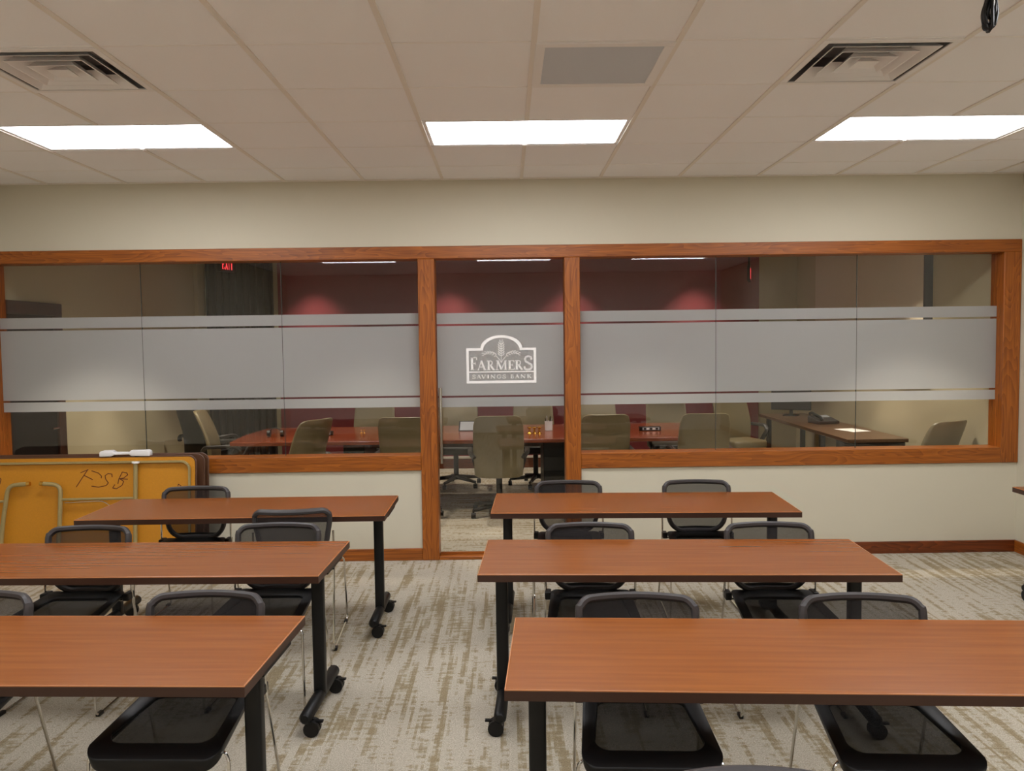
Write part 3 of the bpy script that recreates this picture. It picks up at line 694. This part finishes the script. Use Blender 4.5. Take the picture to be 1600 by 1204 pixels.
# conference table
ct = thing('conference_table', 'long glossy reddish-brown conference table behind the glass', 'table', (0, 0, 0))
MB().prism([(-2.80, 8.20), (-2.6, 8.15), (1.9, 8.13), (2.12, 8.18), (2.16, 8.84), (2.12, 9.48), (1.9, 9.53), (-2.6, 9.54), (-2.80, 9.48), (-2.85, 8.84)], .700, .74).build('tabletop', M_conftop, ct, bevel=.006)
for x in (-1.6, .48): MB().box(x-.11, x+.11, 8.45, 9.25, .0, .70).build('panel_leg', M_blk, ct, bevel=.01)
MB().box(-1.49, .37, 8.82, 8.86, .58, .69).build('modesty_beam', M_darkwood, ct)
def make_cchair(leather, seatm, name, cat='chair'):
    """executive swivel chair, local: sitter faces +y, shell back at -y"""
    t = thing(name, 'x', cat)
    def shell(u, v):
        x = (2*u-1); wd = .235+.012*math.sin(v*PI)-.02*max(0, v-.85)/.15
        z = .40+.615*v-.02*max(0, abs(x)-.8)/.2*(1 if v > .5 else -1)*(1 if v in (0, 1) else .4)
        y = -.235-.12*v*v+.055*x*x+.02*math.sin(v*PI*1.2)
        return (x*wd, y, z)
    f_ = MB(); nu, nv = 13, 15
    A = [shell(i/(nu-1), j/(nv-1)) for j in range(nv) for i in range(nu)]
    T = lambda i, j: .03+.02*math.sin(PI*i/(nu-1))
    Bk = [(x, y+T(k % nu, k//nu), z) for k, (x, y, z) in enumerate(A)]
    N_ = nu*nv; f_.v = A+Bk
    for j in range(nv-1):
        for i in range(nu-1):
            a = j*nu+i; f_.f += [(a, a+1, a+nu+1, a+nu), (N_+a, N_+a+nu, N_+a+nu+1, N_+a+1)]
    for j in range(nv-1):
        for i in (0, nu-1): a = j*nu+i; f_.f.append((a, a+nu, N_+a+nu, N_+a))
    for i in range(nu-1):
        for j in (0, nv-1): a = j*nu+i; f_.f.append((a, N_+a, N_+a+1, a+1))
    f_.build('backrest', leather, t, bevel=.010, seg=2, smooth=True)
    st_ = rrect(.215, .225, -.16, .28, .07, 5)
    MB().prism(st_, .40, .485).build('seat', seatm, t, bevel=.025, seg=3, smooth=True)
    for sx in (-1, 1):
        MB().tube(fillet([(sx*.235, -.235, .60), (sx*.275, -.20, .645), (sx*.285, .10, .650), (sx*.27, .17, .60), (sx*.22, .08, .43)], .07, 5), .02, 8, r2=.026).build('armrest', M_brnlth, t, smooth=True)
    MB().cyl((0, .02, .10), (0, .02, .40), .03, 12).build('gas_column', M_blk, t, smooth=True)
    b_ = MB().lathe([(.03, .075), (.055, .085), (.05, .13), (.03, .14)], 14, (0, .02, 0))
    for k in range(5):
        a = 2*PI*k/5-PI/2+.3
        b_.tube([(.03*math.cos(a), .02+.03*math.sin(a), .105), (.31*math.cos(a), .02+.31*math.sin(a), .075)], [.028, .017], 8)
    bs = b_.build('star_base', M_blk, t, smooth=True)
    for k in range(5):
        a = 2*PI*k/5-PI/2+.3; cx, cy = .31*math.cos(a), .02+.31*math.sin(a)
        MB().cyl((cx-.022, cy, .028), (cx+.022, cy, .028), .028, 12).cyl((cx, cy, .03), (cx, cy, .075), .010, 8).build('caster', M_blkp, bs, smooth=True)
    return t
cc = make_cchair(M_tan, M_brnlth, 'conference_chair')
GN = 'tan conference chairs tucked along the table, backs to the glass'
GFm = 'tan conference chairs on the far side of the table'
CC = [(-.09, 8.05, 0, 'tan leather swivel chair seen through the glass door, back to the glass', GN),
      (.93, 8.05, 2, 'tan leather swivel chair with its back to the glass, right beside the oak door post', GN),
      (1.90, 8.03, -2, 'tan leather swivel chair at the desk end of the conference table, back to glass', GN),
      (-.98, 8.05, -6, 'dark-shaded tan swivel chair behind the handle-side oak door post', GN),
      (-2.05, 7.80, 62, 'tan swivel chair turned sideways at the conference table', None),
      (-3.02, 8.86, -82, 'tan swivel chair at the head of the conference table, beside black chair', None),
      (-1.62, 9.72, 180, 'tan swivel chair across the conference table, opposite the tiny brass ornament', GFm),
      (-.62, 9.74, 176, 'tan swivel chair across the conference table, behind the propped tablet', GFm),
      (.33, 9.72, 184, 'tan swivel chair across the conference table, behind the pencil cup and brass holders', GFm),
      (1.08, 9.72, 180, 'tan swivel chair across the conference table, beyond the oak door post', GFm),
      (1.93, 9.72, 178, 'tan swivel chair across the conference table, behind the desk-end control box', GFm),
      (3.55, 7.02, 28, 'tan swivel chair in the corner between the side desk and the glass', None)]
for i, (x, y, a, lbl, g_) in enumerate(CC):
    o = cc if i == 0 else copy_tree(cc)
    o.location = (x, y, 0); o.rotation_euler = (0, 0, math.radians(a)); o['label'] = lbl
    if g_: o['group'] = g_
sc_ = make_cchair(M_tan, M_tan, 'conference_chair'); sc_.location = (2.86, 9.98, 0); sc_.rotation_euler = (0, 0, math.radians(196)); sc_['label'] = 'tan swivel chair with tan seat pulled up beside the side desk, facing the glass'
bc = make_cchair(M_blkp, M_blkp, 'office_chair'); bc.location = (-3.55, 9.72, 0); bc.rotation_euler = (0, 0, math.radians(-25)); bc['label'] = 'black high-backed swivel chair against the tan conference wall'
# dark drape in the corner of the end wall
dr = MB(); nf = 57
dr.v = [(-4.00+.90*i/(nf-1), YE-.075+.030*math.sin(i*1.12)+.008*math.sin(i*.41)+dy, z) for dy in (0, .006) for z in (.03, HC-.04) for i in range(nf)]
for i in range(nf-1):
    a, b, c, d = i, nf+i, 2*nf+i, 3*nf+i
    dr.f += [(a, a+1, b+1, b), (c, d, d+1, c+1), (a, c, c+1, a+1), (b, b+1, d+1, d)]
dr.f += [(0, nf, 3*nf, 2*nf), (nf-1, 3*nf-1, 4*nf-1, 2*nf-1)]
ct_ = thing('curtain', 'dark floor-length drape in the conference room corner by the pilaster', 'curtain')
dr.build('fabric', M_drape, ct_, smooth=True)
MB().tube([(-4.03, YE-.07, HC-.035), (-3.07, YE-.07, HC-.035)], .012, 8).build('rail', M_blk, ct_, smooth=True)
# side desk
dk = thing('side_desk', 'long dark side desk along the tan conference room wall', 'desk')
MB().prism([(3.25, 7.76), (3.84, 7.76), (3.84, 10.5), (3.25, 10.5)], .705, .74).build('desktop', M_desk, dk, bevel=.004)
for y in (8.55, 10.3):
    for x in (3.29, 3.72): MB().box(x, x+.05, y-.03, y+.03, 0, .705).build('leg', M_blk, dk, bevel=.004)
pd = MB().box(3.36, 3.83, 7.80, 8.30, .02, .70).build('pedestal', M_rim, dk, bevel=.006)
for z in (.06, .27, .48): MB().box(3.352, 3.36, 7.82, 8.28, z, z+.19).build('drawer', M_blkp, pd, bevel=.002, seg=1)
ph = thing('desk_phone', 'dark desk phone on the side desk beyond the paper sheet', 'phone', (3.60, 9.25, .74), .3)
MB().add([(-.13, -.11, 0), (.13, -.11, 0), (.13, .11, 0), (-.13, .11, 0), (-.13, -.11, .03), (.13, -.11, .03), (.13, .11, .085), (-.13, .11, .085)],
         [(3, 2, 1, 0), (4, 5, 6, 7), (0, 1, 5, 4), (1, 2, 6, 5), (2, 3, 7, 6), (3, 0, 4, 7)]).build('phone_body', M_rim, ph, bevel=.006)
MB().tube(fillet([(-.10, -.10, .05), (-.10, -.08, .075), (-.10, .08, .118), (-.10, .11, .105)], .03, 4), .018, 8).build('handset', M_blkp, ph, smooth=True)
MB().add([(.0, .02, .0635), (.11, .02, .0635), (.11, .09, .081), (.0, .09, .081), (.0, .02, .066), (.11, .02, .066), (.11, .09, .0835), (.0, .09, .0835)],
         [(3, 2, 1, 0), (4, 5, 6, 7), (0, 1, 5, 4), (1, 2, 6, 5), (2, 3, 7, 6), (3, 0, 4, 7)]).build('display', M_screen, ph)
tag(MB().box(-.11, .11, -.15, .15, 0, .002).build('paper_sheet', M_paper, None, loc=(3.62, 8.52, .7405), rot=(0, 0, .25)), 'white paper sheet lying on the side desk', 'paper')
mo = thing('desk_monitor', 'black monitor leaning back at the far end of the side desk', 'monitor', (3.56, 10.2, .74), -.5)
MB().box(-.24, .24, -.012, .012, .07, .36).build('screen_housing', M_blkp, mo, bevel=.006)
MB().box(-.225, .225, -.0135, -.012, .085, .345).build('screen', M_brnlth, mo)
MB().box(-.09, .09, -.07, .07, 0, .012).box(-.02, .02, .0, .02, .01, .12).build('stand', M_blkp, mo, bevel=.003)
# things on the conference table
def clip_block(name, label, cat, loc, mat, wdt, rz=0):
    t = thing(name, label, cat, (loc[0], loc[1], .7402), rz)
    return t
tb = thing('tablet_stand', 'black framed tablet propped on the conference table', 'tablet', (-.44, 8.95, .7402))
MB().add([(-.10, -.03, .0), (.10, -.03, 0), (.10, -.015, 0), (-.10, -.015, 0), (-.092, .035, .105), (.092, .035, .105), (.092, .05, .105), (-.092, .05, .105)],
         [(3, 2, 1, 0), (4, 5, 6, 7), (0, 1, 5, 4), (1, 2, 6, 5), (2, 3, 7, 6), (3, 0, 4, 7)]).build('casing', M_blkp, tb, bevel=.003)
MB().add([(-.084, -.0245, .012), (.084, -.0245, .012), (.084, -.02, .012), (-.084, -.02, .012), (-.078, .0305, .098), (.078, .0305, .098), (.078, .034, .098), (-.078, .034, .098)],
         [(3, 2, 1, 0), (4, 5, 6, 7), (0, 1, 5, 4), (1, 2, 6, 5), (2, 3, 7, 6), (3, 0, 4, 7)]).build('screen', M_screen, tb)
MB().add([(-.03, .06, 0), (.03, .06, 0), (.03, .065, 0), (-.03, .065, 0), (-.03, .04, .07), (.03, .04, .07), (.03, .045, .07), (-.03, .045, .07)],
         [(3, 2, 1, 0), (4, 5, 6, 7), (0, 1, 5, 4), (1, 2, 6, 5), (2, 3, 7, 6), (3, 0, 4, 7)]).build('kickstand', M_blkp, tb)
cu = thing('pencil_cup', 'white pencil cup full of pens on the conference table', 'cup', (.448, 8.88, .7402))
MB().lathe([(.034, 0), (.040, .003), (.043, .105), (.040, .105), (.036, .012), (.0, .012)], 18).build('cup_body', M_whitep, cu, smooth=True)
for k in range(6):
    a = 1.05*k; MB().tube([(.018*math.cos(a), .018*math.sin(a), .015), (.036*math.cos(a), .036*math.sin(a), .135+.012*(k % 3))], .0045, 6).build('pen', M_blkp if k % 2 else M_screen, cu, smooth=True)
def brass_item(loc, label, n_, sc):
    t = thing('brass_holder', label, 'desk ornament', (loc[0], loc[1], .7402))
    for k in range(n_):
        x = (k-(n_-1)/2)*.052*sc
        MB().lathe([(.020*sc, 0), (.022*sc, .006*sc), (.010*sc, .018*sc), (.010*sc, .05*sc), (.024*sc, .062*sc), (.022*sc, .072*sc)], 12, (x, 0, 0)).build('holder', M_brass, t, smooth=True)
    MB().box(-.026*sc*n_, .026*sc*n_, -.022*sc, .022*sc, 0, .005*sc).build('base', M_brass, t)
brass_item((.284, 8.62), 'row of small brass holders beside the pencil cup', 3, 1.0)
brass_item((-1.575, 8.86), 'tiny brass ornament on the conference table between name stands', 2, .55)
brass_item((1.30, 8.93), 'tiny brass ornament on the conference table at the desk end', 2, .55)
def remote(loc, label):
    t = thing('remote_caddy', label, 'remote control', (loc[0], loc[1], .7402))
    MB().box(-.115, .115, -.035, .035, 0, .045).build('body', M_blkp, t, bevel=.006)
    MB().box(-.085, .095, -.0365, -.035, .010, .038).build('face', M_screen, t)
    for k in range(5): MB().box(-.07+.032*k, -.048+.032*k, -.038, -.0365, .014, .034).build('button', M_metalw if k % 2 else M_blkp, t)
remote((-1.985, 8.72), 'black and silver control box toward the sideways chair')
remote((1.53, 8.74), 'black and silver control box at the desk end of the conference table')
hs = thing('headset', 'black headset lying on the conference table near the sideways chair', 'headset', (-2.46, 8.62, .7402))
MB().tube([(.075*math.cos(a), .02, .018+.075*math.sin(a)) for a in [PI*k/12 for k in range(13)]], .007, 6).build('headband', M_blkp, hs, smooth=True)
for sx in (-1, 1): MB().tube([(sx*.085, .02, .035), (sx*.055, .02, .035)], .034, 12).build('ear_cup', M_blkp, hs, smooth=True)
for k, (x, y) in enumerate(((-2.17, 8.60), (-2.16, 8.86))):
    tag(MB().box(-.06, .06, -.09, .09, 0, .004).build('note_pad', M_paper, None, loc=(x, y, .7402), rot=(0, 0, .4+.5*k)),
        ('white note pad on the conference table edge by the sideways chair', 'white note pad deeper on the conference table by the control box')[k], 'note pad')
# exit signs
def exit_sign(loc, rz, label):
    t = thing('exit_sign', label, 'exit sign', loc, rz)
    MB().box(-.15, .15, -.018, .018, 0, .19).build('housing', M_blkp, t, bevel=.004)
    MB().cyl((0, 0, .19), (0, 0, HC-loc[2]), .01, 8).build('stem', M_blk, t)
    l_ = MB()
    for ch, a, b in (('E', -.12, -.07), ('X', -.055, .005), ('I', .022, .034), ('T', .05, .12)): letter(l_, ch, a, b, .03, .13, -.0205, -.018)
    l_.build('lettering', M_exitred, t)
exit_sign((-3.62, 10.70, 2.66), math.radians(74), 'red lit exit sign by the tan corner pilaster')
exit_sign((3.10, 10.45, 2.44), math.radians(72), 'red lit exit sign hanging near the side desk')
# recessed downlights: four wash the red wall, eight are added fill over the table and along the glass
def downlight(x, y, label, group, watts, cone, blend):
    t = thing('recessed_downlight', label, 'downlight', (x, y, HC), group=group)
    MB().tube([(.065*math.cos(a), .065*math.sin(a), -.003) for a in [2*PI*k/20 for k in range(20)]], .006, 6, closed=True).build('trim_ring', M_metalw, t, smooth=True)
    MB().lathe([(.06, -.0015), (.06, -.0005)], 18).build('lens', M_spotlens, t)
    ld = bpy.data.lights.new('downlight_lamp', 'SPOT'); ld.energy = watts; ld.color = (1, .88, .74); ld.spot_size = math.radians(cone); ld.spot_blend = blend; ld.shadow_soft_size = .05
    lo = bpy.data.objects.new('downlight_lamp', ld); COL.objects.link(lo); lo.parent = t; lo.location = (0, 0, -.02)
for x, lb_ in ((-2.557, 'nearest the dark pilaster corner'), (-.744, 'in line with the door handle'), (.866, 'in line with the pencil cup'), (2.521, 'nearest the side desk')):
    downlight(x, 10.62, 'small recessed downlight washing the red wall, '+lb_, 'recessed downlights over the red wall', SPOT_POWER, 84, .8)
for x, lb_ in ((-3.0, 'head of the table'), (-1.0, 'brass ornament'), (1.0, 'pencil cup'), (3.0, 'side desk edge')):
    downlight(x, 8.85, 'added fill downlight above the conference table, over the '+lb_, 'added fill downlights over the conference table', FILL_POWER, 80, .4)
    downlight(x*1.06, 7.5, 'added fill downlight just inside the glass, in line with the '+lb_, 'added fill downlights just inside the glass', FILL_POWER*(1.5 if abs(x) > 2 else .8), 80, .4)
